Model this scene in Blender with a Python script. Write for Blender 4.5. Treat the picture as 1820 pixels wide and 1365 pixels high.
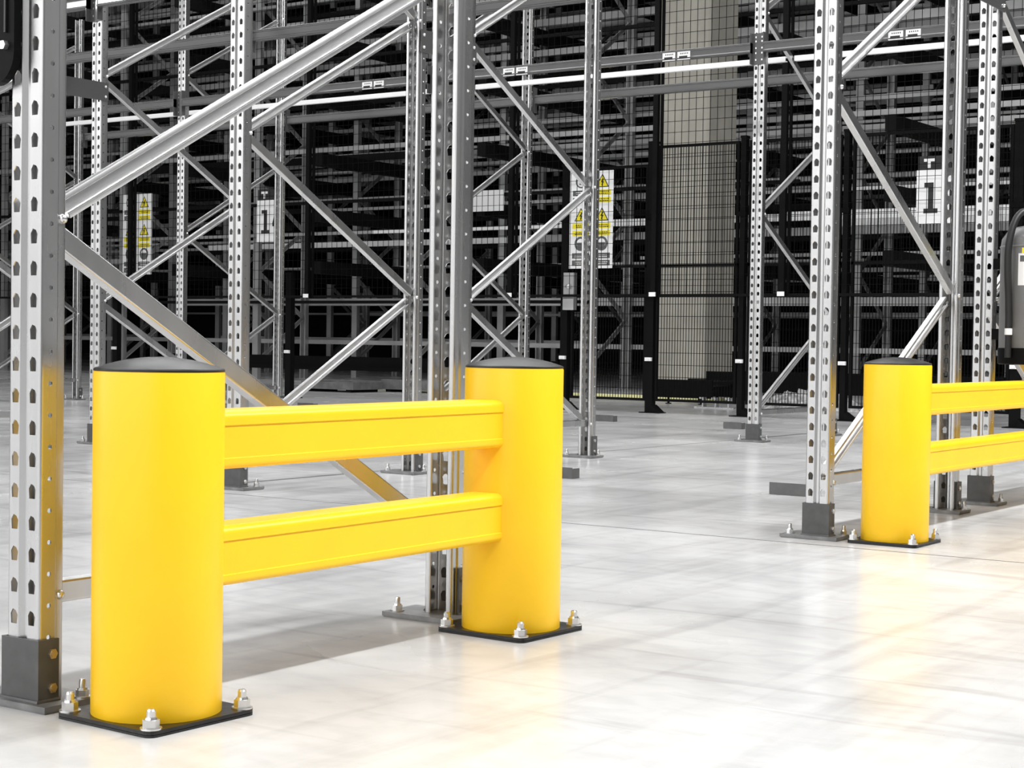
import bpy, bmesh, math, random
from mathutils import Matrix, Vector
random.seed(7)
S = bpy.context.scene
for o in list(bpy.data.objects): bpy.data.objects.remove(o)
col = S.collection

# ------------------------------------------------------------------ camera
# world: X = depth direction of the rack frames, Y = run of the rack rows, Z = up (metres)
YAW, PITCH, ROLL = 0.6032, 0.02576, 0.01462
CAM = Vector((-1.7525, -2.1611, 0.5906))
fw = Vector((math.cos(YAW)*math.cos(PITCH), math.sin(YAW)*math.cos(PITCH), -math.sin(PITCH)))
rt = Vector((math.sin(YAW), -math.cos(YAW), 0)); up = rt.cross(fw)
r2 = rt*math.cos(ROLL) + up*math.sin(ROLL); u2 = up*math.cos(ROLL) - rt*math.sin(ROLL)
cd = bpy.data.cameras.new('camera'); cam = bpy.data.objects.new('camera', cd); col.objects.link(cam)
cam.matrix_world = Matrix(((r2.x, u2.x, -fw.x, CAM.x), (r2.y, u2.y, -fw.y, CAM.y), (r2.z, u2.z, -fw.z, CAM.z), (0, 0, 0, 1)))
cd.sensor_width = 36; cd.lens = 36*3003.7/1820; cd.clip_end = 200
S.camera = cam
# ------------------------------------------------------------------ world, lamps, exposure
w = bpy.data.worlds.new('world'); S.world = w; w.use_nodes = True
w.node_tree.nodes['Background'].inputs[0].default_value = (1, 1, 1, 1)
w.node_tree.nodes['Background'].inputs[1].default_value = 0.05
def area(name, loc, sx, sy, power, rot=(0, 0, 0)):
    l = bpy.data.lights.new(name, 'AREA'); l.shape = 'RECTANGLE'; l.size = sx; l.size_y = sy; l.energy = power
    o = bpy.data.objects.new(name, l); o.location = loc; o.rotation_euler = rot; col.objects.link(o)
    return o
area('cross_aisle_light', (4.6, -4.5, 6.6), 12, 0.35, 1150)      # luminaire line over the cross aisle in front
area('bounce_wall_light', (-7.0, 13.0, 5.6), 0.5, 36, 1700)              # added unseen lamp line, brightens the white wall that the metal reflects
area('aisle_light', (2.1, 4.0, 6.6), 0.4, 9, 170)               # over the aisle between the first rack rows
area('aisle_light', (6.6, 4.5, 6.6), 0.4, 10, 260)              # over the next aisle
area('walkway_light', (9.6, 7.0, 6.6), 0.4, 12, 110)            # over the walkway before the fence
area('far_rack_fill_light', (14.7, 12.0, 7.4), 0.4, 14, 200)        # added unseen fill lamp to brighten the far racks
S.view_settings.view_transform = 'Standard'; S.view_settings.look = 'None'
S.view_settings.exposure = 0.42; S.view_settings.gamma = 1.0; S.view_settings.use_curve_mapping = False

# ------------------------------------------------------------------ materials
def mat(name, rgb, rough=0.5, metal=0.0, noise=0.0, scale=20, stretch=(1, 1, 1), bump=0.0, spec=0.5, rough_noise=0.0, rgb2=None, coat=0.0):
    m = bpy.data.materials.new(name); m.use_nodes = True
    nt = m.node_tree; b = nt.nodes['Principled BSDF']
    if isinstance(rgb, (int, float)): rgb = (rgb,)*3
    b.inputs['Base Color'].default_value = (*rgb, 1); b.inputs['Roughness'].default_value = rough
    b.inputs['Metallic'].default_value = metal; b.inputs['Specular IOR Level'].default_value = spec
    b.inputs['Coat Weight'].default_value = coat
    if noise or bump or rough_noise:
        tc = nt.nodes.new('ShaderNodeTexCoord'); mp = nt.nodes.new('ShaderNodeMapping'); mp.inputs['Scale'].default_value = stretch
        nz = nt.nodes.new('ShaderNodeTexNoise'); nz.inputs['Scale'].default_value = scale; nz.inputs['Detail'].default_value = 5
        nt.links.new(tc.outputs['Object'], mp.inputs[0]); nt.links.new(mp.outputs[0], nz.inputs['Vector'])
        if noise:
            rp = nt.nodes.new('ShaderNodeValToRGB'); rp.color_ramp.elements[0].position = 0.3; rp.color_ramp.elements[1].position = 0.7
            c2 = rgb2 or tuple(c*(1-noise) for c in rgb)
            rp.color_ramp.elements[0].color = (*c2, 1); rp.color_ramp.elements[1].color = (*rgb, 1)
            nt.links.new(nz.outputs[0], rp.inputs[0]); nt.links.new(rp.outputs[0], b.inputs['Base Color'])
        if rough_noise:
            mr = nt.nodes.new('ShaderNodeMapRange'); mr.inputs[3].default_value = rough-rough_noise; mr.inputs[4].default_value = rough+rough_noise
            nt.links.new(nz.outputs[0], mr.inputs[0]); nt.links.new(mr.outputs[0], b.inputs['Roughness'])
        if bump:
            bp = nt.nodes.new('ShaderNodeBump'); bp.inputs['Strength'].default_value = bump; bp.inputs['Distance'].default_value = 0.01
            nt.links.new(nz.outputs[0], bp.inputs['Height']); nt.links.new(bp.outputs[0], b.inputs['Normal'])
    return m
M = {}
M['galv'] = mat('galvanised_steel', 0.62, 0.28, 0.96, noise=0.12, scale=14, stretch=(1, 1, .15), rough_noise=0.05)
M['galv_bright'] = mat('galvanised_brace_steel', 0.68, 0.33, 0.9, noise=0.05, scale=6)
M['galv_far'] = mat('dull_galvanised_steel', 0.55, 0.42, 0.6, noise=0.45, scale=1.3)
M['beam'] = mat('grey_beam_steel', 0.075, 0.26, 0.0, noise=0.15, scale=4, coat=0.5)
M['white_steel'] = mat('white_steel_and_streaks', 0.9, 0.35)  # also colours far beam stretches where light streaks are painted in
M['boot'] = mat('dark_grey_paint', 0.085, 0.45, 0.0, noise=0.3, scale=30)
M['plate'] = mat('dull_steel_plate', 0.3, 0.45, 0.5, noise=0.5, scale=18)
M['bolt'] = mat('zinc_bolt', 0.75, 0.28, 0.95)
M['bolt_brass'] = mat('yellow_zinc_bolt', (0.62, 0.52, 0.36), 0.3, 0.9)
M['yellow'] = mat('yellow_polymer', (1.0, 0.595, 0.016), 0.36, noise=0.05, scale=9, spec=0.3, bump=0.015)
M['black_rubber'] = mat('black_polymer', 0.010, 0.38, noise=0.4, scale=12)
M['black_plate'] = mat('black_plate', 0.008, 0.3, noise=0.5, scale=40, bump=0.15)
M['black'] = mat('black_powder_coat', 0.004, 0.5, spec=0.08)
M['wire'] = mat('black_wire', 0.003, 0.6, spec=0.08)
M['concrete'] = mat('column_concrete', (0.50, 0.48, 0.42), 0.85, noise=0.25, scale=3, bump=0.1)
M['white_wall'] = mat('bounce_wall_paint', 0.85, 0.8)
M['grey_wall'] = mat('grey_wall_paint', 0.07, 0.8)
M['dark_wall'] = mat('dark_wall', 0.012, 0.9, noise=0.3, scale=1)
M['dark_rail'] = mat('dark_rail', 0.008, 0.6, spec=0.1)
M['white'] = mat('white_sign', 0.85, 0.4)
M['sign_yellow'] = mat('sign_yellow', (0.85, 0.72, 0.02), 0.5)
M['sign_black'] = mat('sign_black', 0.015, 0.5)
M['sign_grey'] = mat('sign_grey', 0.10, 0.5)
M['ext_grey'] = mat('extinguisher_grey', 0.16, 0.35)
M['hose'] = mat('hose_rubber', 0.01, 0.45)
M['guide'] = mat('pale_yellow_rail', (0.85, 0.83, 0.45), 0.4)
M['plastic'] = mat('crumpled_film', 0.8, 0.18, 0.0, noise=0.6, scale=25, bump=0.6)
M['grey_box'] = mat('grey_crate', 0.2, 0.6, noise=0.4, scale=12)
# floor: power-floated concrete, pale with darker scuffs and cloudy patches
def floor_mat():
    m = bpy.data.materials.new('polished_concrete'); m.use_nodes = True; nt = m.node_tree; N = nt.nodes; L = nt.links
    b = N['Principled BSDF']; tc = N.new('ShaderNodeTexCoord')
    def noise(scale, det, stretch=(1, 1, 1), rot=0, dist=0.0):
        mp = N.new('ShaderNodeMapping'); mp.inputs['Scale'].default_value = stretch; mp.inputs['Rotation'].default_value = (0, 0, rot)
        L.new(tc.outputs['Object'], mp.inputs[0])
        n = N.new('ShaderNodeTexNoise'); n.inputs['Scale'].default_value = scale; n.inputs['Detail'].default_value = det; n.inputs['Distortion'].default_value = dist
        L.new(mp.outputs[0], n.inputs['Vector']); return n.outputs[0]
    def ramp(src, p0, c0, p1, c1):
        r = N.new('ShaderNodeValToRGB'); e = r.color_ramp.elements
        e[0].position = p0; e[0].color = (*c0, 1); e[1].position = p1; e[1].color = (*c1, 1); L.new(src, r.inputs[0]); return r.outputs[0]
    def mul(a, c, f=1.0):
        x = N.new('ShaderNodeMix'); x.data_type = 'RGBA'; x.blend_type = 'MULTIPLY'; x.inputs[0].default_value = f
        L.new(a, x.inputs[6]); L.new(c, x.inputs[7]); return x.outputs[2]
    c = ramp(noise(0.6, 10, (1, 1, 1), 0, 0.3), .30, (.50, .501, .502), .64, (.675, .675, .675))
    c = mul(c, ramp(noise(2.2, 12, (1, .5, 1), .6, .6), .28, (.80, .80, .80), .58, (1, 1, 1)))
    c = mul(c, ramp(noise(3.2, 10, (.22, 2.4, 1), 1.0, .5), .30, (.80, .80, .80), .50, (1, 1, 1)))
    c = mul(c, ramp(noise(5.0, 9, (2.2, .22, 1), -.35, .7), .28, (.78, .78, .78), .42, (1, 1, 1)))
    c = mul(c, ramp(noise(16, 8, (1, .6, 1), .4, .4), .30, (.90, .90, .90), .56, (1, 1, 1)))
    L.new(c, b.inputs['Base Color'])
    mr = N.new('ShaderNodeMapRange'); mr.inputs[1].default_value = .25; mr.inputs[2].default_value = .75; mr.inputs[3].default_value = .19; mr.inputs[4].default_value = .30
    L.new(noise(2.0, 3), mr.inputs[0]); L.new(mr.outputs[0], b.inputs['Roughness'])
    b.inputs['Specular IOR Level'].default_value = 0.55
    return m
M['stop'] = mat('stop_steel', 0.14, 0.5, 0.3, noise=0.2, scale=20)
M['floor'] = floor_mat()

# ------------------------------------------------------------------ mesh helpers
class MB:
    def __init__(s): s.v = []; s.f = []
    def quad(s, a, b, c, d):
        n = len(s.v); s.v += [a, b, c, d]; s.f.append((n, n+1, n+2, n+3))
    def poly(s, pts):
        n = len(s.v); s.v += list(pts); s.f.append(tuple(range(n, n+len(pts))))
    def box(s, x0, x1, y0, y1, z0, z1):
        n = len(s.v)
        s.v += [(x, y, z) for z in (z0, z1) for x, y in ((x0, y0), (x1, y0), (x1, y1), (x0, y1))]
        s.f += [tuple(n+i for i in q) for q in ((3, 2, 1, 0), (4, 5, 6, 7), (0, 1, 5, 4), (1, 2, 6, 5), (2, 3, 7, 6), (3, 0, 4, 7))]
    def prism(s, ring, vec, caps=True):
        """closed ring of 3D points extruded by vec"""
        n = len(s.v); k = len(ring); vx = Vector(vec)
        s.v += [tuple(p) for p in ring] + [tuple(Vector(p)+vx) for p in ring]
        for i in range(k): j = (i+1) % k; s.f.append((n+i, n+j, n+k+j, n+k+i))
        if caps: s.f.append(tuple(n+i for i in reversed(range(k)))); s.f.append(tuple(n+k+i for i in range(k)))
    def tube(s, pts, r, k=8, caps=True):
        n0 = len(s.v); pts = [Vector(p) for p in pts]
        for i, p in enumerate(pts):
            t = (pts[min(i+1, len(pts)-1)]-pts[max(i-1, 0)]).normalized()
            a = t.orthogonal().normalized() if i == 0 else (pa - t*pa.dot(t)).normalized()
            pa = a; bb = t.cross(a)
            rr = r[i] if isinstance(r, (list, tuple)) else r
            s.v += [tuple(p+(a*math.cos(2*math.pi*q/k)+bb*math.sin(2*math.pi*q/k))*rr) for q in range(k)]
        for i in range(len(pts)-1):
            for q in range(k):
                q2 = (q+1) % k; s.f.append((n0+i*k+q, n0+i*k+q2, n0+(i+1)*k+q2, n0+(i+1)*k+q))
        if caps: s.f.append(tuple(n0+q for q in reversed(range(k)))); m = n0+(len(pts)-1)*k; s.f.append(tuple(m+q for q in range(k)))
    def lathe(s, prof, k=48, cx=0, cy=0, cap0=True, cap1=True):
        n = len(s.v)
        for r, z in prof: s.v += [(cx+r*math.cos(2*math.pi*q/k), cy+r*math.sin(2*math.pi*q/k), z) for q in range(k)]
        for i in range(len(prof)-1):
            for q in range(k):
                q2 = (q+1) % k; s.f.append((n+i*k+q, n+i*k+q2, n+(i+1)*k+q2, n+(i+1)*k+q))
        if cap0: s.f.append(tuple(n+q for q in reversed(range(k))))
        if cap1: m = n+(len(prof)-1)*k; s.f.append(tuple(m+q for q in range(k)))
    def mesh(s, name, m, smooth=False, angle=0.6, weld=False):
        me = bpy.data.meshes.new(name); me.from_pydata([tuple(p) for p in s.v], [], s.f); me.materials.append(m)
        if weld:
            bm = bmesh.new(); bm.from_mesh(me); bmesh.ops.remove_doubles(bm, verts=bm.verts, dist=1e-5); bm.to_mesh(me); bm.free()
        me.update()
        if smooth:
            me.polygons.foreach_set('use_smooth', [True]*len(me.polygons)); me.set_sharp_from_angle(angle=angle)
        return me
    def build(s, name, m, parent=None, smooth=False, loc=(0, 0, 0), angle=0.6):
        return link(name, s.mesh(name, m, smooth, angle), parent, loc)
def link(name, me, parent=None, loc=(0, 0, 0), rz=0.0):
    o = bpy.data.objects.new(name, me); col.objects.link(o); o.parent = parent; o.location = loc; o.rotation_euler.z = rz
    return o
def tag(o, label=None, cat=None, group=None, kind=None):
    if label: o['label'] = label
    if cat: o['category'] = cat; o['kind'] = kind or 'thing'
    if group: o['group'] = group
    if kind: o['kind'] = kind
    return o
def thing(name, loc, label, cat, group=None, rz=0.0):
    o = bpy.data.objects.new(name, None); o.empty_display_size = .1; col.objects.link(o); o.location = loc; o.rotation_euler.z = rz
    return tag(o, label, cat, group)

# ------------------------------------------------------------------ setting
HX, P, BAY, DP = 2.989, 4.4437, 2.428, 1.138      # second row, row repeat, bay, frame depth
fb = MB(); fb.box(-9, 34, -9, 42, -.2, 0)
fl = tag(fb.build('floor', M['floor']), 'pale polished concrete warehouse floor with grey scuffs', kind='structure')
jm = MB()
jm.box(2.86, 2.865, -8, 40, 0, .0006); jm.box(2.865, 30, 2.588, 2.594, 0, .0006)  # line along the edge of a darker band, then a saw-cut joint
fj = jm.build('floor_joint_and_line', M['boot'], fl)
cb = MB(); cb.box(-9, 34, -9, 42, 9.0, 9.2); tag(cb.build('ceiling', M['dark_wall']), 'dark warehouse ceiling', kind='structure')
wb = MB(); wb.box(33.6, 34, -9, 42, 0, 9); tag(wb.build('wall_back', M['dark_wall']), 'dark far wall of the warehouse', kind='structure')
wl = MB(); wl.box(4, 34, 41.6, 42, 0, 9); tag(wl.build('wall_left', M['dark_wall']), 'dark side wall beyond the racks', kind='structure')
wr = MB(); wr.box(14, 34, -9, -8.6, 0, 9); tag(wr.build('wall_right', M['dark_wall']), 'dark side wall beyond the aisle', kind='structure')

wf = MB(); wf.box(-9.4, -9, -9, 42, 0, 9); tag(wf.build('bounce_wall', M['white_wall']), 'unseen white wall added to bounce light onto the metal', kind='structure')  # added out of view so the rack faces have something bright to reflect
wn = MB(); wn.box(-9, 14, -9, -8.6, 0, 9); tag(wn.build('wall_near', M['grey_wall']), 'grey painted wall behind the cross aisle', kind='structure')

# ------------------------------------------------------------------ shared small meshes
def hexring(r, z, rot=0): return [(r*math.cos(rot+i*math.pi/3), r*math.sin(rot+i*math.pi/3), z) for i in range(6)]
def bolt_mesh(name, nut=.0125, h=.012, stud=.0068, top=.030, washer=.0165):
    b = MB(); b.lathe([(washer, 0), (washer, .0025)], 16)
    b.prism(hexring(nut, .0025, .3), (0, 0, h)); b.lathe([(nut*.8, .0025+h), (nut*.7, .006+h)], 12)
    b.lathe([(stud, .005+h), (stud, top-.003), (stud*.75, top)], 12)
    return b.mesh(name, M['bolt'], True, .5)
BOLT = bolt_mesh('anchor_bolt')
BOLT_S = bolt_mesh('anchor_bolt', .0105, .010, .0055, .03, .014)
def side_bolt(m, r=.0085):          # bolt head whose axis is -Y
    b = MB(); b.prism([(x, 0, y) for x, y, z in hexring(r, 0)], (0, -.004, 0)); b.tube([(0, -.004, 0), (0, -.006, 0)], .0055, 10)
    return b.mesh('bolt', m, True, .5)
SBOLT = side_bolt(M['bolt']); SBOLT_B = side_bolt(M['bolt_brass'])
def dome_bolt():
    b = MB(); b.tube([(0, 0, 0), (0, -.003, 0), (0, -.006, 0), (0, -.0075, 0)], [.0075, .0075, .005, .002], 12)
    return b.mesh('bolt', M['bolt'], True, .9)
DBOLT = dome_bolt()

# ------------------------------------------------------------------ rack upright post (perforated lipped channel)
W2 = .038; DEP = .052; LIP = .015; T = .0022
Z_HOLE0 = .032; PITCH_H = .05
def holed_strip(mb, p0, p1, nrm, z0, z1, hole, zc0, t=T):
    """vertical strip p0->p1 (2D) with one column of holes; hole = list of (s,z) about the cell centre, ordered CCW"""
    p0 = Vector(p0); p1 = Vector(p1); d = (p1-p0); wdt = d.length; d.normalize(); n = Vector(nrm)
    def pt(s, z, k): q = p0+d*(s)-n*(t*k); return (q.x, q.y, z)
    nh = len(hole)
    z = z0
    cells = []
    i = 0
    while True:
        c = zc0+i*PITCH_H; i += 1
        if c+PITCH_H/2 > z1: break
        if c-PITCH_H/2 < z0: continue
        cells.append(c)
    lo = cells[0]-PITCH_H/2; hi = cells[-1]+PITCH_H/2
    for a, b in ((z0, lo), (hi, z1)):
        if b-a > 1e-6:
            mb.quad(pt(0, a, 0), pt(wdt, a, 0), pt(wdt, b, 0), pt(0, b, 0)); mb.quad(pt(0, b, 1), pt(wdt, b, 1), pt(wdt, a, 1), pt(0, a, 1))
    for c in cells:
        # outer ring: project each hole vertex radially onto the cell rectangle
        hs, hz = wdt/2, PITCH_H/2
        inner = [(wdt/2+s, c+zz) for s, zz in hole]
        outer = []
        corners = [(hs, hz), (-hs, hz), (-hs, -hz), (hs, -hz)]
        ang = lambda s, zz: math.atan2(zz, s) % (2*math.pi)
        for s, zz in hole:
            k = min(hs/abs(s) if abs(s) > 1e-9 else 9e9, hz/abs(zz) if abs(zz) > 1e-9 else 9e9)
            outer.append((s*k, zz*k))
        ca = [(ang(*q), q) for q in corners]
        for i2 in range(nh):
            j = (i2+1) % nh
            a0 = ang(*hole[i2]); a1 = ang(*hole[j])
            if a1 < a0: a1 += 2*math.pi
            mid = sorted([(aa, q) for aa0, q in ca for aa in (aa0, aa0+2*math.pi) if a0+1e-6 < aa < a1-1e-6])
            chain = [outer[i2]]+[q for _, q in mid]+[outer[j]]
            chain = [(wdt/2+q[0], c+q[1]) for q in chain]
            fr = [pt(*inner[i2], 0)]+[pt(*q, 0) for q in chain]+[pt(*inner[j], 0)]
            mb.poly(fr)
            bk = [pt(*inner[i2], 1)]+[pt(*q, 1) for q in chain]+[pt(*inner[j], 1)]
            mb.poly(bk[::-1])
            mb.quad(pt(*inner[i2], 0), pt(*inner[j], 0), pt(*inner[j], 1), pt(*inner[i2], 1))
def post_mesh(h, name='post', detail=True, m=None):
    """web at x=0 facing -X, open towards +X; y centred"""
    mb = MB(); m = m or M['galv']
    pent = [(-.0068, -.0112), (.0064, -.0112), (.0084, .0030), (.0040, .0098), (-.0030, .0120), (-.0080, .0045)]
    rnd = [(.0042*math.cos(a), .0042*math.sin(a)) for a in [math.pi/6+i*math.pi/3 for i in range(6)]]
    z0 = .0122
    zc = Z_HOLE0+.0105
    def plain(a, b, n):
        a = Vector(a); b = Vector(b); n = Vector(n).normalized()*T
        mb.quad((a.x, a.y, z0), (b.x, b.y, z0), (b.x, b.y, h), (a.x, a.y, h))
        a2 = a-n; b2 = b-n
        mb.quad((a2.x, a2.y, h), (b2.x, b2.y, h), (b2.x, b2.y, z0), (a2.x, a2.y, z0))
    g = .0075
    CR = .006; SP = .0012
    for sg in (1, -1):
        a_, b_ = (0, sg*(W2-CR)), (0, sg*(W2-CR-SP))
        plain(a_, b_, (-1, 0)) if sg > 0 else plain(b_, a_, (-1, 0))
    if detail:
        holed_strip(mb, (0, W2-CR-SP), (0, g+.003), (-1, 0), z0, h, pent, zc)
        holed_strip(mb, (0, -g-.003), (0, -W2+CR+SP), (-1, 0), z0, h, pent, zc)
    else:
        plain((0, W2-CR), (0, g+.003), (-1, 0)); plain((0, -g-.003), (0, -W2+CR), (-1, 0))
    # rolled stiffener groove in the web
    plain((0, g+.003), (.003, g), (-1, .5)); plain((.003, g), (.007, g-.004), (-1, .7)); plain((.007, g-.004), (.007, -g+.004), (-1, 0))
    plain((.007, -g+.004), (.003, -g), (-1, -.7)); plain((.003, -g), (0, -g-.003), (-1, -.5))
    for sgn in (1, -1):
        y = sgn*W2; n = (0, sgn)
        def pl(a, b, nn): plain(a, b, nn) if sgn < 0 else plain(b, a, nn)
        def arc(cx, cy, r, a0, a1, k=4):
            pts = [(cx+r*math.cos(math.radians(a0+(a1-a0)*q/k)), cy+sgn*r*math.sin(math.radians(a0+(a1-a0)*q/k))) for q in range(k+1)]
            for q in range(k):
                am = math.radians(a0+(a1-a0)*(q+.5)/k); pl(pts[q], pts[q+1], (math.cos(am), sgn*math.sin(am)))
        arc(CR, y-sgn*CR, CR, 180, 90)
        if detail:
            pl((CR, y), (CR+SP, y), n)
            if sgn < 0: holed_strip(mb, (CR+SP, y), (.032, y), n, z0, h, rnd, zc+.02)
            else: holed_strip(mb, (.032, y), (CR+SP, y), n, z0, h, rnd, zc+.02)
        else: pl((CR, y), (.032, y), n)
        pl((.032, y), (.036, y-sgn*.003), n); pl((.036, y-sgn*.003), (DEP-.005, y-sgn*.003), n)
        arc(DEP-.005, y-sgn*.008, .005, 90, 0)
        pl((DEP, y-sgn*.008), (DEP, y-sgn*(.003+LIP-.004)), (1, 0)); arc(DEP-.004, y-sgn*(.003+LIP-.004), .004, 0, -70, 3)
    return mb.mesh(name, m, True, .62, weld=True)
H_NEAR, H_FAR = 2.4, 3.3
POST_A = post_mesh(2.4); POST_B = post_mesh(2.75); POST_C = post_mesh(3.4)
# footplate: local origin post web / centre ; boot: U-shaped shoe
def boot_mesh():
    b = MB(); o = W2+.006
    # outer U wrapped round web and both flanges, with thickness
    ring = [(-.005, o), (-.005, -o), (.036, -o), (.036, -o+.005), (0-.0005, -o+.005), (-.0005, o-.005), (.036, o-.005), (.036, o)]
    b.prism([(x, y, .012) for x, y in ring], (0, 0, .098))
    # weld bead round the foot
    b.tube([(.036, -o-.001, .013), (-.006, -o-.001, .013), (-.006, o+.001, .013), (.036, o+.001, .013)], .004, 6)
    return b.mesh('boot', M['boot'])
BOOT = boot_mesh()
def footplate_mesh():
    b = MB(); b.box(-.018, .098, -.075, .112, .003, .012); b.box(-.016, .096, -.073, .110, 0, .003)
    return b.mesh('foot_plate', M['plate'])
FOOT = footplate_mesh()
# brace: lipped channel between two points in the frame plane
def brace_mesh(x0, z0, x1, z1, y, flip, wd=.038, dp=.020, m=None):
    L = math.hypot(x1-x0, z1-z0); a = math.atan2(z1-z0, x1-x0); t = .0022; b = MB()
    s = 1 if flip else -1          # back of the channel towards +Y (open to the viewer) or -Y
    e = .004
    prof = [(-wd/2, -s*dp/2), (-wd/2+.0002, -s*dp/2+s*.001), (-wd/2+.0018, s*(dp/2-e-.001)), (-wd/2+.002, s*(dp/2-e)), (-wd/2+e*.45, s*(dp/2-e*.35)), (-wd/2+e, s*dp/2), (-wd/2+e+.0012, s*dp/2), (wd/2-e-.0012, s*dp/2), (wd/2-e, s*dp/2), (wd/2-e*.45, s*(dp/2-e*.35)), (wd/2-.002, s*(dp/2-e)), (wd/2-.0018, s*(dp/2-e-.001)), (wd/2-.0002, -s*dp/2+s*.001), (wd/2, -s*dp/2)]
    lipa = [(-wd/2+.009, -s*(dp/2-.001)), (-wd/2+.0075, -s*(dp/2+.001)), (-wd/2+.003, -s*(dp/2+.001))]; lipb = [(wd/2-.003, -s*(dp/2+.001)), (wd/2-.0075, -s*(dp/2+.001)), (wd/2-.009, -s*(dp/2-.001))]
    outer = lipa+prof+lipb
    inner = []
    for i, (u, v) in enumerate(outer):
        inner.append((u*(1-2*t/wd) if abs(u) > wd/2-.005 else u, v-s*t if v*s > 0 else v+s*t))
    ring = outer+inner[::-1]
    ca, sa = math.cos(a), math.sin(a)
    def tr(l, u, v): return (x0+l*ca-u*sa, y+v, z0+l*sa+u*ca)
    b.prism([tr(0, u, v) for u, v in ring], Vector(tr(L, 0, 0))-Vector(tr(0, 0, 0)))
    return b.mesh('brace', m or M['galv_bright'], True, .9)
NODE = [.172, .772, 1.372, 1.972, 2.572, 3.172]
YC = -.0228                     # post centre relative to the bay line
BR = {}
def frame(kind, X, Y, label, ph, pm, group='galvanised rack upright frames'):
    """kind 'A': first brace node low at the back post; 'H': low at the front post"""
    f = thing('upright_frame', (X, Y+YC, 0), label, 'rack frame', group)
    for back in (0, 1):
        rz = math.pi if back else 0.0; x = DP if back else 0
        link('post', pm, f, (x, 0, 0), rz)
        bo = link('boot', BOOT, f, (x, 0, 0), rz)
        ysgn = -1
        for i, z in enumerate((.087, .033)):
            bl = link('bolt', SBOLT_B if (X == 0 and not back) else SBOLT, bo); bl.location = (.022, -W2-.006, z) if not back else (.022, W2+.006, z)
            if back: bl.rotation_euler.z = math.pi
        fp = link('foot_plate', FOOT, f, (x, .0, 0), 0 if not back else 0)
        if back: fp.location.x = DP-.080
        for bx, by in ((.07, -.06), (.005, .088)):
            link('anchor_bolt', BOLT_S, fp, (bx, by, .012))
    xs = (.062, DP-.062)
    key = (kind, ph)
    if key not in BR:
        lst = []
        nodes = [z for z in NODE if z < ph-.05]
        lst.append(brace_mesh(.047, .177, DP-.047, .177, -.002, False, m=M['galv']))
        side = 0 if kind == 'H' else 1
        for i in range(len(nodes)-1):
            a = xs[side]; b2 = xs[1-side]
            za, zb = nodes[i]+.02, nodes[i+1]-.02
            if a < b2: me = brace_mesh(a, za, b2, zb, (-.012 if i % 2 else .010), True)
            else: me = brace_mesh(b2, zb, a, za, (.010 if i % 2 == 0 else -.012), False, m=M['galv'])
            lst.append(me); side = 1-side
        BR[key] = lst
    for me in BR[key]: link('brace', me, f)
    nodes = [z for z in NODE if z < ph-.05]
    for i, z in enumerate(nodes):
        fr = (i % 2 == 0) == (kind == 'H')
        x = .044 if fr else DP-.044
        d = link('bolt', DBOLT, f, (x, -W2+.003, z))
        if i == 0: link('bolt', DBOLT, f, (DP-x, -W2+.003, .177))
    return f
frame('A', 0, 0, 'large rack frame at the left edge, behind the nearest yellow barrier', 2.4, POST_A)
frame('H', HX, 0, 'rack frame whose perforated post stands just left of the farther yellow bollard', 2.4, POST_A)
frame('A', P, 0, 'rack frame behind the farther barrier with a grey cylinder beside its post', 2.4, POST_A)
frame('H', HX, BAY, 'rack frame with its front post rising behind the nearest bollard, right of its centre', 2.75, POST_B)
frame('H', HX, 2*BAY, 'rack frame almost hidden behind the large left-edge post', 2.75, POST_B)
frame('A', P, BAY, 'rack frame whose rear post stands before the white warning sign on the right', 2.75, POST_B)
frame('A', P, 2*BAY, 'rack frame with a flat spacer plate, just right of the large left-edge post', 2.75, POST_B)
frame('H', HX+P, BAY, 'rack frame with a perforated post right of the concrete column', 3.4, POST_C)
frame('H', HX+P, 2*BAY, 'rack frame mostly hidden behind the middle post, thin rear post right of it', 3.4, POST_C)
frame('H', HX+P, 3*BAY, 'thin distant rack frame above the left bollard, between two nearer posts', 3.4, POST_C)
frame('H', HX+P, 4*BAY, 'farthest rack frame at the left, seen between the two leftmost posts', 3.4, POST_C)

# ------------------------------------------------------------------ row spacers
def spacer(Y, label):
    b = MB(); x0, x1 = HX+DP-.048, P+.046
    b.box(x0, x1, Y+YC-.0445, Y+YC-.0405, 1.838, 1.935); b.box(x0, x1, Y+YC-.0405, Y+YC-.0385, 1.929, 1.935)
    o = b.build('row_spacer', M['beam']); tag(o, label, 'rack spacer', 'flat plates tying back-to-back frames')
    for x in (x0+.02, x1-.02):
        for z in (1.86, 1.913): link('bolt', DBOLT, o, (x, Y+YC-.0445, z))
spacer(0, 'flat steel spacer plate at the top right corner joining two posts')
spacer(BAY, 'flat steel spacer plate near the top of the middle posts')
spacer(2*BAY, 'flat steel spacer plate between the left-edge post and the frame behind')

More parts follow.
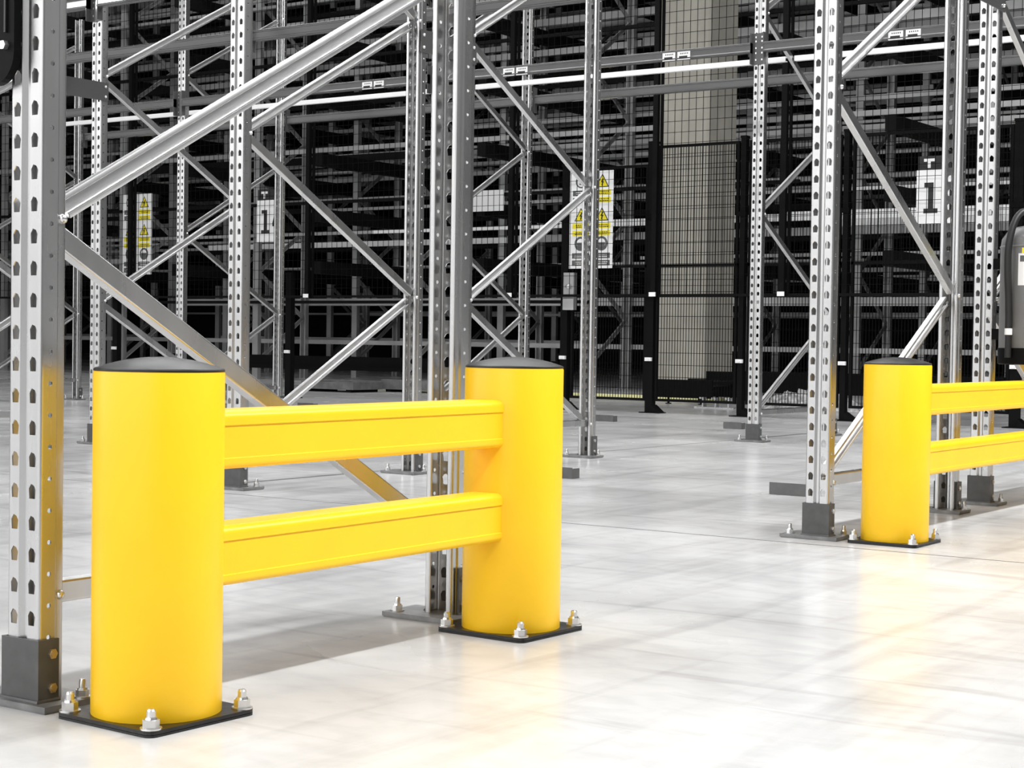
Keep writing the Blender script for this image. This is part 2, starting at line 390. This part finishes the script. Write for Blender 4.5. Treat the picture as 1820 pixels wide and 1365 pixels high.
# ------------------------------------------------------------------ pallet beams (step profile) with end connectors and location tags
ZB0, ZB1 = 2.328, 2.390
def beam(X, n0, label, face=-1, white=None, tags=(), conn=True, hgt=None):
    """X = plane of the post web, beam on its outer side (face -1: towards -X)"""
    y0, y1 = n0*BAY+YC+.042, (n0+1)*BAY+YC-.042
    b = MB(); d = .040
    def arc(cx, cz, r, a0, a1, k=4): return [(cx+r*math.cos(math.radians(a0+(a1-a0)*q/k)), cz+r*math.sin(math.radians(a0+(a1-a0)*q/k))) for q in range(k+1)]
    prof = [(0, ZB0)]+arc(-d+.006, ZB0+.006, .006, 270, 180)+[(-d, ZB0+.011), (-d+.004, ZB0+.015), (-d+.004, ZB1-.016), (-d, ZB1-.012)]+arc(-d+.006, ZB1-.006, .006, 180, 90)+[(0, ZB1)]
    b.prism([((X if face < 0 else X+d)+x, y0, z) for x, z in prof], (0, y1-y0, 0))
    o = b.build('pallet_beam', M['beam'], None, True, angle=.62); tag(o, label, 'rack beam', 'horizontal rack beams')
    if conn:
        c = MB()
        for y, s in ((y0, -1), (y1, 1)):
            xa = X+face*.0035; xb = X+face*.0060
            c = MB(); c.box(min(xa, xb), max(xa, xb), min(y, y+s*.042), max(y, y+s*.042), 2.262, 2.448)
            c.box(min(X+face*.038, X), max(X+face*.038, X), min(y, y-s*.003), max(y, y-s*.003), 2.262, 2.448)
            e = c.build('end_connector', M['beam'], o)
            st = MB()
            for z in (2.29, 2.33, 2.36, 2.40, 2.425):
                st.box(min(xb, xb+face*.0015), max(xb, xb+face*.0015), y+s*.022-.004, y+s*.022+.004, z-.005, z+.005)
            st.build('hook', M['bolt'], e)
    for yc in tags:
        for k in (.052, -.052):
            x = X+face*.0365; t = MB(); t.box(min(x, x+face*.003), max(x, x+face*.003), yc+k-.044, yc+k+.044, 2.326, 2.376)
            tg = t.build('location_tag', M['white'], o)
            t = MB(); xx = x+face*.003; x2 = xx+face*.0006
            t.box(min(xx, x2), max(xx, x2), yc+k-.026, yc+k+.032, 2.332, 2.349)
            for q in range(5): t.box(min(xx, x2), max(xx, x2), yc+k-.030+q*.012, yc+k-.024+q*.012, 2.360, 2.368)
            t.build('barcode', M['sign_black'], tg)
    return o
R1 = HX+P
beam(R1, 0, 'front beam at the top right with two white tags, right of the tall perforated post', tags=(2.36-BAY+1.55,))
beam(R1, 1, 'front beam with two pairs of white tags crossing above the column', tags=(2.95, 4.15))
beam(R1, 2, 'front beam with two white tags left of the middle post', tags=(5.35, ))
beam(R1, 3, 'front beam seen behind the long left diagonal brace', tags=(9.0,))
for n, l in ((0, 'rear beam at the top right, lowest of three parallel beams'), (1, 'rear beam below the white rail in front of the column'), (2, 'rear beam below the white rail left of the middle post'), (3, 'rear beam behind the long left diagonal brace, under the white rail')):
    beam(R1+DP, n, l, face=1)
for n, l in ((0, 'white rail at the top right between two grey beams'), (1, 'white rail crossing before the column between two grey beams'), (2, 'white rail left of the middle post, between two grey beams'), (3, 'white rail behind the long left diagonal brace')):
    b = MB(); y0, y1 = n*BAY+YC+.03, (n+1)*BAY+YC-.03
    X = R1+.42; za, zb = 2.342, 2.372  # plain white rail between the front and rear beams
    b.prism([(X, y0, za), (X, y0, zb), (X+.003, y0, zb+.002), (X+.04, y0, zb+.002), (X+.04, y0, zb-.003), (X+.004, y0, zb-.003), (X+.004, y0, za+.005), (X+.03, y0, za+.005), (X+.03, y0, za)], (0, y1-y0, 0))
    tag(b.build('white_rail', M['white_steel']), l, 'rack rail', 'white rails inside the far rack row')
beam(P, 1, 'front beam leaving the frame top above the left bollard')
beam(P, 2, 'front beam at the very top left, clipped to the post beside the left-edge post')
beam(P+DP, 1, 'rear beam rising to the top edge between left bollard and middle post', face=1)
beam(P+DP, 2, 'rear beam in the top left corner passing behind the second post', face=1)

# ------------------------------------------------------------------ yellow rack-end barriers
RB = .1; HB = .5365
def bollard_parts(t, x, y, rot):
    b = MB(); b.lathe([(RB-.001, .008), (RB, .010), (RB, HB-.004), (RB-.002, HB), (RB-.006, HB)], 96)
    bo = b.build('bollard', M['yellow'], t, True, (x, y, 0))
    c = MB(); prof = [(RB-.0005, HB-.001), (RB-.0005, HB+.002), (RB-.003, HB+.004)]
    for i in range(1, 13):
        a = i/12; r = (RB-.004)*math.cos(a*math.pi/2); prof.append((max(r, .0005), HB+.004+.017*(1-(r/(RB-.004))**2)))
    c.lathe(prof, 96); tag(c.build('cap', M['black_rubber'], bo, True), 'domed black cap')
    p = MB(); a, rr = .1085, .014; ring = []
    for cxs, cys, a0 in ((1, 1, 0), (-1, 1, 90), (-1, -1, 180), (1, -1, 270)):
        for k in range(5):
            g = math.radians(a0+k*22.5); ring.append((cxs*(a-rr)+rr*math.cos(g), cys*(a-rr)+rr*math.sin(g)))
    p.prism([(u, v, 0.0) for u, v in ring], (0, 0, .0035)); p.prism([(u*.985, v*.985, .0035) for u, v in ring], (0, 0, .001)); p.prism([(u, v, .0045) for u, v in ring], (0, 0, .0055))
    pl = p.build('base_plate', M['black_plate'], t, False, (x, y, 0)); pl.rotation_euler.z = rot
    tag(pl, 'black square base plate')
    q = a-.016
    for sx, sy in ((-1, -1), (1, -1), (-1, 1), (1, 1)): link('anchor_bolt', BOLT, pl, (sx*q, sy*q, .010))
def rail_mesh(x0, x1, y, z0, z1):
    hw = .040; prof = []
    h = z1-z0
    def arc(cx, cz, r, a0, a1, k=6):
        return [(cx+r*math.cos(math.radians(a0+(a1-a0)*i/k)), cz+r*math.sin(math.radians(a0+(a1-a0)*i/k))) for i in range(k+1)]
    # near side (-y) : lower bulge, recessed web, upper bulge ; mirrored on the far side
    near = arc(-hw+.012, z0+.010, .010, 270, 180)+[(-hw+.002, z0+.017), (-hw+.0045, z0+.0185), (-hw+.0045, z1-.025), (-hw+.002, z1-.0235)]+arc(-hw+.016, z1-.014, .014, 180, 90)
    far = [(-u, v) for u, v in near][::-1]
    ring = near+far
    b = MB(); b.prism([(x0, y+u, v) for u, v in ring], (x1-x0, 0, 0))
    return b.mesh('rail', M['yellow'], True, .4)
def barrier(x0, y0, x1, y1, label, rots):
    t = thing('rack_end_barrier', ((x0+x1)/2, (y0+y1)/2, 0), label, 'safety barrier', 'yellow rack-end barriers')
    L = math.hypot(x1-x0, y1-y0); t.rotation_euler.z = math.atan2(y1-y0, x1-x0)
    bollard_parts(t, -L/2, 0, rots); bollard_parts(t, L/2, 0, rots)
    for z0, z1 in ((.379, .473), (.193, .289)):
        link('rail', rail_mesh(-L/2+.07, L/2-.07, 0, z0, z1), t)
barrier(.0863, -.2339, 1.0739, -.2196, 'nearest yellow barrier of two black-capped bollards joined by two rails', -.05)
barrier(3.0798, -.2375, 5.75, -.2375, 'farther yellow barrier at the right, its rails running out of the picture', 0.0)

# ------------------------------------------------------------------ rear stop channels on the floor
def stop(x, y, ln, label, hgt=.048, m='stop'):
    b = MB(); b.box(x, x+.004, y, y+ln, 0, hgt); b.box(x+.004, x+.06, y, y+ln, 0, .004); b.box(x+.004, x+.06, y, y+.004, .004, hgt*.9)
    o = b.build('floor_stop', M[m]); tag(o, label, 'floor stop', 'short steel angles fixed to the floor')
    link('bolt', BOLT_S, o, (x+.035, y+ln*.5, .004))
stop(4.30, .60, .17, 'steel angle on the floor just left of the post beside the farther bollard')
stop(4.36, 1.73, .09, 'steel angle on the floor right of the middle bollard')
stop(8.95, 4.30, .17, 'steel angle on the floor right of the post before the warning sign')
stop(8.74, 3.14, .14, 'steel angle on the floor beside the foot of the post right of the column')
stop(8.80, 7.1, .17, 'dark steel angle on the floor above the nearest upper rail')

# ------------------------------------------------------------------ fence, coarse guard mesh, poles
XF = 10.58
def fence_post(y, h, label, wd=.07):
    t = thing('fence_post', (XF, y, 0), label, 'fence post', 'black fence posts')
    b = MB(); b.box(-.03, .03, -wd/2, wd/2, .008, h); b.build('post', M['black'], t)
    b = MB(); b.box(-.034, .034, -wd/2-.004, wd/2+.004, h, h+.02); b.build('cap', M['black'], t)
    b = MB(); b.box(-.06, .06, -.12, .075, 0, .008); b.prism([(-.05, -.11, .008), (-.05, -wd/2, .008), (-.05, -wd/2, .07)], (.1, 0, 0)); b.build('foot_plate', M['black'], t)
    b = MB(); b.box(-.052, -.03, -.03, .03, .435, .465); b.tube([(-.052, 0, .45), (-.06, 0, .45)], .012, 10); tag(b.build('bracket', M['white_steel'], t), 'pale clamp bracket')
    b = MB(); b.box(-.04, -.03, -wd/2-.012, wd/2+.012, 1.62, 1.66); b.build('clamp', M['wire'], t)
FY = [1.84, 3.19, 4.08, 4.925, 5.78, 8.97, 11.41]
for y, h, l in zip(FY, (2.25, 2.25, 2.25, 2.25, 2.1, 1.2, 1.2), ('black fence post at the far right, below the grey cylinder', 'black fence post between the tall perforated post and the farther bollard', 'black fence post hidden beside the perforated post right of the column', 'thick black fence post just left of the column', 'black gate post behind the middle bollard', 'short black gate post seen under the diagonal brace near the middle', 'short black post above the left bollard')):
    fence_post(y, h, l, .045 if 3 < y < 4.5 else .07)
def mesh_fence(y0, y1, z0, z1, x, dy, dz, label, name='mesh_fence', rails=(), wire=.0042, group='fence mesh panels'):
    t = thing(name, (x, (y0+y1)/2, z0), label, 'mesh panel', group); yc = (y0+y1)/2
    w_ = MB(); r = wire/2
    n = int((y1-y0)/dy)
    for i in range(1, n):
        y = y0+i*(y1-y0)/n-yc; w_.box(-r, r, y-r, y+r, 0, z1-z0)
    n = int((z1-z0)/dz)
    for i in range(1, n):
        z = i*(z1-z0)/n; w_.box(r, 3*r, y0-yc, y1-yc, z-r, z+r)
    o = w_.build('wires', M['wire'], t); o['kind'] = 'stuff'
    for z in (0, z1-z0-.02)+tuple(q-z0 for q in rails):
        b = MB(); b.box(-.010, .012, y0-yc, y1-yc, z, z+.022); b.build('rail', M['black'], t)
    for y in (y0-yc, y1-yc-.02):
        b = MB(); b.box(-.010, .012, y, y+.02, .022, z1-z0-.02); b.build('stile', M['black'], t)
mesh_fence(FY[0]+.045, FY[1]-.045, .10, 2.23, XF, .026, .10, 'fine fence mesh behind the farther bollard', rails=(.969, 1.22))
mesh_fence(FY[1]+.045, FY[2]-.045, .10, 2.23, XF, .026, .10, 'fine fence mesh behind the tall perforated post', rails=(.969, 1.22))
mesh_fence(FY[2]+.045, FY[3]-.045, .10, 2.23, XF, .026, .10, 'fine fence mesh before the lower half of the column', rails=(.969, 1.22))
mesh_fence(FY[3]+.045, FY[4]-.06, .10, 2.08, XF, .026, .10, 'fine mesh gate behind the warning sign on the right', rails=(.969, 1.22))
CY = [.9, 3.65, 4.81, 6.25, 8.60, 11.035, 13.4]
for i in range(len(CY)-1):
    lab = ('coarse guard mesh at the far right behind the numbered sign', 'coarse guard mesh between column and tall perforated post', 'coarse guard mesh before the upper half of the warning sign', 'coarse guard mesh right of the middle post', 'coarse guard mesh left of the middle post, behind the diagonal brace', 'coarse guard mesh before the left warning sign')[i]
    mesh_fence(CY[i]+.025, CY[i+1]-.025, .97, 4.2, XF-.14, .062, .088, lab, 'guard_mesh', wire=.0036, group='tall coarse guard meshes')
for y, l in zip(CY, ('thin black pole at the far right edge', 'thin black pole left of the tall perforated post', 'thin black pole along the left edge of the column', 'thin black pole right of the warning sign post', 'thin black pole ending in a pale tag, left of the middle post', 'thin black pole crossing the left warning sign', 'thin black pole behind the left-edge post')):
    t = thing('mesh_pole', (XF-.17, y, .97), l, 'pole', 'black poles of the guard mesh')
    b = MB(); b.box(-.02, .02, -.022, .022, 0, 3.4); b.build('pole', M['black'], t)
    b = MB(); b.box(-.03, -.02, -.03, .03, .0, .035); tag(b.build('tag', M['white_steel'], t), 'pale tag')
# lock box on the gate
t = thing('lock_box', (XF-.06, 5.70, .86), 'small steel lock box on the black gate under the right warning sign', 'lock box')
b = MB(); b.box(-.03, .02, -.055, .055, 0, .32); b.build('box', M['galv_far'], t)
b = MB(); b.tube([(-.03, -.01, .2), (-.055, -.01, .2), (-.06, -.01, .2)], [.022, .022, .01], 14); b.build('knob', M['bolt'], t)
b = MB(); b.box(-.032, -.03, -.05, .05, .1, .106); b.build('seam', M['sign_black'], t)

# ------------------------------------------------------------------ signs
def flat(mb, pts, x0, x1):
    """outline given as (across, up); across grows to the viewer's right = -Y"""
    mb.prism([(x0, -a, z) for a, z in pts], (x1-x0, 0, 0))
def circ(cx, cz, r, k=20, sx=1): return [(cx+r*sx*math.cos(2*math.pi*i/k), cz+r*math.sin(2*math.pi*i/k)) for i in range(k)]
def warning_sign(y_left, label, dx=-.045):
    W, H = .435, .83; t = thing('warning_sign', (XF+dx, y_left, 1.216), label, 'sign', 'white warning boards on the fence')
    b = MB(); flat(b, [(0, 0), (W, 0), (W, H), (0, H)], 0, .004); b.build('board', M['white'], t)
    def add(name, m, shapes, lay=1):
        b = MB()
        for s in shapes: flat(b, s, -.0009*lay, -.0009*(lay-1))
        return b.build(name, M[m], t)
    def rect(a0, a1, z0, z1): return [(a0, z0), (a1, z0), (a1, z1), (a0, z1)]
    cl, cr = .115, .325
    # columns of pictograms: top row prohibition ring + shock triangle, middle row two triangles, lower row two mandatory discs
    add('pictogram', 'sign_grey', [circ(cl, .745, .058)]); add('pictogram', 'white', [circ(cl, .745, .046)], 2)
    add('pictogram', 'sign_grey', [[(cl-.04, .782), (cl-.032, .79), (cl+.04, .708), (cl+.032, .70)], circ(cl, .755, .014, 12), [(cl-.02, .715), (cl+.02, .715), (cl+.012, .742), (cl-.012, .742)]], 3)
    def tri(cx, z, s):
        add('pictogram', 'sign_black', [[(cx-s, z), (cx+s, z), (cx, z+s*1.75)]]); add('pictogram', 'sign_yellow', [[(cx-s*.80, z+s*.11), (cx+s*.80, z+s*.11), (cx, z+s*1.51)]], 2)
        add('pictogram', 'sign_black', [[(cx+.004, z+s*1.1), (cx-.014, z+s*.62), (cx-.002, z+s*.62), (cx-.006, z+s*.28), (cx-.012, z+s*.30), (cx, z+s*.16), (cx+.010, z+s*.34), (cx+.004, z+s*.33), (cx+.016, z+s*.74), (cx+.005, z+s*.74), (cx+.016, z+s*1.1)]], 3)
    tri(cr, .69, .066); tri(cl, .405, .066); tri(cr, .405, .066)
    for cx in (cl, cr):
        add('pictogram', 'sign_grey', [circ(cx, .212, .062)])
        add('pictogram', 'white', [circ(cx, .215, .040, 16)], 2)
        add('pictogram', 'sign_grey', [[(cx-.04, .222), (cx+.04, .222), (cx+.03, .185), (cx+.012, .172), (cx-.012, .172), (cx-.03, .185)]], 3)
    def bars(cx, za, m):
        for k, z in enumerate((za, za-.062)):
            add('caption_bar', m, [rect(cx-.085, cx+.085, z-.046, z)])
            txt = []
            for row in (.012, .028):
                a = cx-.06+random.random()*.02
                while a < cx+.055:
                    wd = random.uniform(.006, .018); txt.append(rect(a, a+wd, z-row-.007, z-row)); a += wd+.005
            add('caption_text', 'sign_black' if m == 'sign_yellow' else 'white', txt, 2)
    bars(cl, .668, 'sign_grey'); bars(cr, .668, 'sign_yellow'); bars(cl, .386, 'sign_yellow'); bars(cr, .386, 'sign_yellow'); bars(cl, .132, 'sign_grey'); bars(cr, .132, 'sign_grey')
    for a, z in ((.012, .818), (W-.012, .818), (.012, .012), (W-.012, .012)): add('screw', 'bolt', [circ(a, z, .007, 8)], 3)
warning_sign(5.725, 'white board of yellow hazard triangles behind the rear post, left of the column')
warning_sign(11.205, 'white board of yellow hazard triangles above the left bollard, crossed by a black pole', -.124)
def bay_sign(y_left, label, dx=-.05):
    t = thing('bay_sign', (XF+dx, y_left, 1.515), label, 'sign', 'bay number signs'); W = .32
    b = MB(); flat(b, [(0, 0), (W, 0), (W, .405), (0, .405)], 0, .004); b.build('board', M['white'], t)
    b = MB(); flat(b, [(.01, .405), (W, .405), (W, .51), (.01, .51)], 0, .004); b.build('header', M['sign_black'], t)
    b = MB(); flat(b, [(.055, .49), (.055, .468), (.085, .468), (.085, .42), (.108, .42), (.108, .468), (.138, .468), (.138, .49)][::-1], -.0015, 0); b.build('letter', M['white'], t)
    b = MB(); flat(b, [(.062, .31), (.062, .275), (.092, .275), (.092, .115), (.058, .115), (.058, .08), (.168, .08), (.168, .115), (.134, .115), (.134, .31)][::-1], -.0015, 0); b.build('digit', M['sign_black'], t)
    b = MB()
    for sh in ([(.258, .08), (.288, .08), (.288, .31), (.258, .31)], [(.205, .150), (.308, .150), (.308, .182), (.205, .182)], [(.205, .182), (.233, .182), (.264, .31), (.242, .31)]): flat(b, sh, -.0015, 0)
    b.build('digit', M['sign_black'], t)
bay_sign(2.61, 'white number sign with black header, behind the posts at the right')
bay_sign(9.305, 'white number sign with black header, left of the middle behind a thin post', -.124)

# ------------------------------------------------------------------ concrete column
def column(x, y, a, label):
    b = MB(); c = .02; ring = [(x+c, y), (x+a-c, y), (x+a, y+c), (x+a, y+a-c), (x+a-c, y+a), (x+c, y+a), (x, y+a-c), (x, y+c)]
    t = thing('concrete_column', (0, 0, 0), label, 'column')
    b.prism([(u, v, 0) for u, v in ring], (0, 0, 8.97)); b.build('shaft', M['concrete'], t)
    b = MB(); b.box(x-.03, x+a+.03, y-.03, y+a+.03, 0, .12); b.build('base', M['concrete'], t)
column(14.2, 6.35, .66, 'tall beige concrete column behind the black mesh fence')

b = MB(); b.box(-.01, .01, -.245, .245, 0, .26); t = thing('white_panel', (15.49, 10.13, 2.20), 'white rectangular panel on the distant racks right of the middle post', 'panel')
b.build('board', M['white_steel'], t)
b = MB(); b.box(.01, .059, -.03, .03, .03, .23); b.build('bracket', M['black'], t)

# ------------------------------------------------------------------ low conveyors, guide rail, crates on the floor beyond the fence
def conveyor(x, y0, y1, z0, z1, label):
    t = thing('roller_conveyor', (x, y0, 0), label, 'conveyor', 'low black roller conveyors')
    for dx in (0, .62):
        b = MB(); b.box(dx, dx+.03, 0, y1-y0, z0, z1); b.build('side_frame', M['black'], t)
    b = MB(); k = 0
    y = .08; first = None
    while y < y1-y0-.05:
        if first is None:
            q = MB(); q.tube([(.03, 0, 0), (.62, 0, 0)], .028, 8); first = q.mesh('roller', M['dark_rail'], True, .6)
        link('roller', first, t, (0, y, z1-.035)); y += .16
    for yy in (.12, y1-y0-.12):
        for dx in (.005, .625):
            b = MB(); b.tube([(dx+.01, yy, 0), (dx+.01, yy, z0)], .012, 8); b.lathe([(.03, 0), (.03, .008)], 12, dx+.01, yy); b.build('leg', M['black'], t)
conveyor(12.62, 5.42, 6.02, .06, .235, 'short black roller conveyor in front of the column foot')
conveyor(13.4, 3.0, 5.9, .11, .31, 'long black roller conveyor right of the column')
conveyor(13.1, 7.9, 13.2, .22, .37, 'long black roller conveyor seen between left bollard and middle post')
def guide(y0, y1, x, label):
    b = MB(); b.box(x, x+.05, y0, y1, 0, .028); b.box(x+.02, x+.03, y0, y1, .028, .04); o = b.build('guide_rail', M['guide']); tag(o, label, 'guide rail', 'pale yellow floor rails')
guide(5.75, 7.75, 13.55, 'pale yellow rail on the floor left of the column')
guide(8.1, 10.6, 13.75, 'pale yellow rail on the floor between the diagonal brace and the middle post')
def crate(x, y, sx, sy, h, label, m='grey_box'):
    t = thing('floor_crate', (x, y, 0), label, 'crate', 'low grey crates')
    b = MB(); b.box(0, sx, 0, sy, .03, h*.4); b.box(0, sx, 0, .02, h*.4, h); b.box(0, sx, sy-.02, sy, h*.4, h); b.box(0, .02, .02, sy-.02, h*.4, h); b.box(sx-.02, sx, .02, sy-.02, h*.4, h); b.build('body', M[m], t)
    for yy in (.05, sy-.12):
        b = MB(); b.box(.02, sx-.02, yy, yy+.07, 0, .03); b.build('runner', M['dark_rail'], t)
crate(12.3, 9.6, .5, .75, .11, 'low grey crate on the floor behind the short gate post')
crate(12.9, 8.8, .5, .9, .14, 'low grey crate with shiny scraps beside the pale yellow rail')
crate(11.6, 11.0, .4, .5, .13, 'low grey crate beside the front post foot at the left')
def heap(x, y, rx, ry, h, label, seed):
    rnd = random.Random(seed); b = MB(); n = 22
    g = {}
    for i in range(n+1):
        for j in range(n+1):
            u, v = i/n*2-1, j/n*2-1; d = max(0, 1-(u*u+v*v)); z = h*d**.6*(.45+.75*rnd.random())
            g[i, j] = len(b.v); b.v.append((x+u*rx+rnd.uniform(-.02, .02), y+v*ry+rnd.uniform(-.02, .02), max(z, .002)))
    for i in range(n):
        for j in range(n): b.f.append((g[i, j], g[i+1, j], g[i+1, j+1], g[i, j+1]))
    o = b.build('film_heap', M['plastic']); tag(o, label, 'plastic film')
heap(12.3, 4.25, .24, .50, .17, 'heap of crumpled clear film on the floor right of the column', 3)
heap(12.75, 8.35, .15, .2, .10, 'scraps of shiny film beside the grey crate behind the diagonal brace', 5)
def bracket(x, y, label, k):
    t = thing('roller_bracket', (x, y, 0), label, 'bracket', 'loose steel brackets on the floor')
    b = MB(); b.box(-.04, .04, -.2, .2, 0, .015); b.build('base', M['galv'], t)
    for i in range(k):
        yy = -.15+i*.13; b = MB(); b.box(-.03, .03, yy, yy+.015, .015, .10); b.box(-.03, .03, yy+.015, yy+.05, .085, .10); b.build('arm', M['galv'], t)
bracket(11.9, 5.0, 'loose steel bracket on the floor below the column, left one', 3)
bracket(11.75, 4.48, 'loose steel bracket on the floor beside the fence post right of the column', 2)

# ------------------------------------------------------------------ extinguisher unit at the right edge
t = thing('fire_extinguisher', (4.405, -.232, 0), 'grey pressure cylinder with a black hose at the right edge', 'fire extinguisher')
RE = .128
b = MB(); prof = [(RE-.02, .575), (RE-.004, .58), (RE, .59), (RE, .955), (RE-.004, .985), (RE-.022, 1.012), (RE-.055, 1.03), (.03, 1.038), (.03, 1.055)]
b.lathe(prof, 48); bd = b.build('cylinder', M['ext_grey'], t, True, angle=.8)
b = MB(); b.lathe([(RE+.0005, .953), (RE+.003, .957), (RE+.0005, .961)], 48, cap0=False, cap1=False); b.build('seam', M['ext_grey'], bd, True)
b = MB(); b.lathe([(RE-.002, .53), (RE+.003, .533), (RE+.003, .588), (RE, .59)], 48); b.build('skirt', M['black'], t, True)
b = MB(); b.box(-.03, .03, -.03, .03, 1.055, 1.10); b.tube([(-.03, -.02, 1.085), (-.085, -.06, 1.10)], .012, 8); b.build('valve', M['bolt'], t)
b = MB(); b.tube([(-.02, -.01, 1.10), (-.07, -.05, 1.13), (-.12, -.09, 1.115)], .009, 8); b.build('handle', M['ext_grey'], t)
b = MB(); ca, sa = math.cos(math.radians(157)), math.sin(math.radians(157)); pts = []
hp = [(.062, 1.085), (.090, 1.078), (.118, 1.05), (.140, 1.0), (.152, .94), (.152, .86), (.146, .78), (.142, .70), (.142, .655)]
for q, z in hp: pts.append((q*ca, q*sa, z))
fine = []
for i2 in range(len(pts)-1):
    for k in range(4):
        a = k/4; p0 = Vector(pts[max(i2-1, 0)]); p1 = Vector(pts[i2]); p2 = Vector(pts[i2+1]); p3 = Vector(pts[min(i2+2, len(pts)-1)])
        fine.append(.5*((2*p1)+(p2-p0)*a+(2*p0-5*p1+4*p2-p3)*a*a+(3*p1-p0-3*p2+p3)*a**3))
fine.append(Vector(pts[-1]))
b.tube(fine, .0125, 12); b.build('hose', M['hose'], t, True)
e = fine[-1]; b = MB(); b.tube([e+Vector((0, 0, .005)), e-Vector((0, 0, .018))], .0135, 12); b.build('ferrule', M['white_steel'], t)
b = MB(); b.tube([e-Vector((0, 0, .018)), e-Vector((0, 0, .10))], .0115, 12); b.build('nozzle', M['hose'], t)
def wrap(name, a0, a1, z0, z1, q, m, par):
    b = MB(); n = 10
    for i2 in range(n):
        u = math.radians(a0+(a1-a0)*i2/n); v = math.radians(a0+(a1-a0)*(i2+1)/n)
        b.quad((q*math.cos(u), q*math.sin(u), z0), (q*math.cos(v), q*math.sin(v), z0), (q*math.cos(v), q*math.sin(v), z1), (q*math.cos(u), q*math.sin(u), z1))
    return b.build(name, M[m], par, True)
lb = wrap('label', 168, 236, .815, .93, RE+.0006, 'white', bd)
wrap('mark', 171, 183, .90, .922, RE+.0009, 'sign_grey', lb)
wrap('band', 174, 236, .93, .95, RE+.0008, 'sign_yellow', lb)
for z in (.62, .88):
    b = MB(); b.box(.03, .075, RE-.03, .171, z, z+.04); b.build('bracket', M['black'], t)

# ------------------------------------------------------------------ black panel bolted to the left-edge post
t = thing('black_panel', (-.02, .06, 1.0), 'black panel with rounded corner and steel bolt at the top left edge', 'panel')
b = MB(); ring = []; rr = .050; yr = -.077; zb = -.02
for k in range(9):
    g = math.radians(180+90*k/8); ring.append((yr+rr+rr*math.cos(g), zb+rr+rr*math.sin(g)))
ring += [(.14, zb), (.14, .30), (yr, .30)]
b.prism([(0, u, v) for u, v in ring], (.014, 0, 0)); b.build('plate', M['black'], t)
b = MB(); b.prism([(0, -.058+u, .04+v) for u, v, _ in hexring(.0075, 0)], (-.008, 0, 0)); b.build('bolt', M['bolt'], t)
b = MB(); b.box(-.004, 0, -.061, -.057, .06, .28); b.build('trim', M['black_rubber'], t)

# ------------------------------------------------------------------ far storage racks beyond the fence
GF = 'far rack uprights beyond the fence'
rows = [15.6, 18.0, 20.8, 24.2]
fr = random.Random(11)
far_br = [brace_mesh(.06, z, 1.0, z+.62, 0, True, m=M['galv_far'], wd=.06) for z in (.25, 1.49, 2.73, 3.97, 5.21)]+[brace_mesh(.06, z+1.24, 1.0, z+.62, 0, False, m=M['galv_far'], wd=.06) for z in (.25, 1.49, 2.73, 3.97)]
def far_post():
    b = MB(); b.prism([(0, .05, 0), (0, -.05, 0), (.07, -.05, 0), (.07, -.035, 0), (.01, -.035, 0), (.01, .035, 0), (.07, .035, 0), (.07, .05, 0)], (0, 0, 7.6)); return b.mesh('post', M['galv_far'])
FARP = far_post()
def nth(k): return ('first', 'second', 'third', 'fourth', 'fifth', 'sixth', 'seventh', 'eighth', 'ninth', 'tenth')[k] if k < 10 else '%d%s' % (k+1, {1: 'st', 2: 'nd', 3: 'rd'}.get((k+1) % 10 if not 10 < k+1 < 14 else 0, 'th'))
RZ = (1.45, 2.15, 2.9, 3.7, 4.5, 5.3)
ROWN = ('nearest', 'second', 'third', 'farthest')
for ri, X in enumerate(rows):
    ymin = -2.16+(X+1.75)*math.tan(math.radians(16)); ymax = -2.16+(X+1.75)*math.tan(math.radians(53))
    y = 6.05-2.7*2+.22*ri; n = 0; yf = yl = None
    while y < ymax+1:
        if y > ymin-1 and not (X < 16 and 5.9 < y < 7.3):
            f = thing('far_rack_frame', (X, y, 0), nth(n)+' frame from the right in the '+ROWN[ri]+' rack row beyond the fence', 'rack frame', GF); n += 1
            link('post', FARP, f); link('post', FARP, f, (1.06, 0, 0), math.pi)
            for me in far_br: link('brace', me, f)
            yl = y; yf = yf if n > 1 else y
        y += 2.7
    z = .5; lv = 0
    while z < 7.3:
        for r_ in RZ:
            if r_-.115 < z < r_+.18: z = r_+.18
        for side, dx in (('front', -.05), ('rear', 1.06)):
            y0 = yf-.12+2.7*fr.choice((0, 0, 1)); seg = 0
            while y0 < yl-1:
                ln = fr.choice((5.4, 8.1, 13.5, 18.9)); y1 = min(y0+ln, yl+.12); hh = fr.choice((.04, .06, .08, .10))
                q = fr.random()
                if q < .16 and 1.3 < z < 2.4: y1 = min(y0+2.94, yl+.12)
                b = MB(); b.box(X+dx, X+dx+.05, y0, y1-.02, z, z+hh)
                mn = 'white_steel' if (q < .16 and 1.3 < z < 2.4) else 'galv_far' if q < .68 else 'dark_rail'  # white stretches paint in the bright reflections on shiny beams
                if fr.random() < (.80 if z > 1.2 else .4):
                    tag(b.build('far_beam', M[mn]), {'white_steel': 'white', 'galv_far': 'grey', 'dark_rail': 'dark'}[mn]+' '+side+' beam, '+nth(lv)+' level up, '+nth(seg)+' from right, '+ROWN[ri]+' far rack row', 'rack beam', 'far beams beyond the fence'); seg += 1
                y0 = y1
        z += fr.choice((.26, .34, .42)) if z > 1.2 else .55
        lv += 1
for i in range(10):
    y = 4.2+i*2.7
    for k, z in enumerate(RZ):
        if (i, k) == (4, 1): continue
        b = MB(); b.box(15.53, 29, y+.6, y+.72, z, z+.17); tag(b.build('pallet_rail', M['dark_rail']), 'dark rail, '+nth(k)+' level up, '+nth(i)+' line from the right, running away through the far racks', 'rack rail', 'dark rails in the far racks')
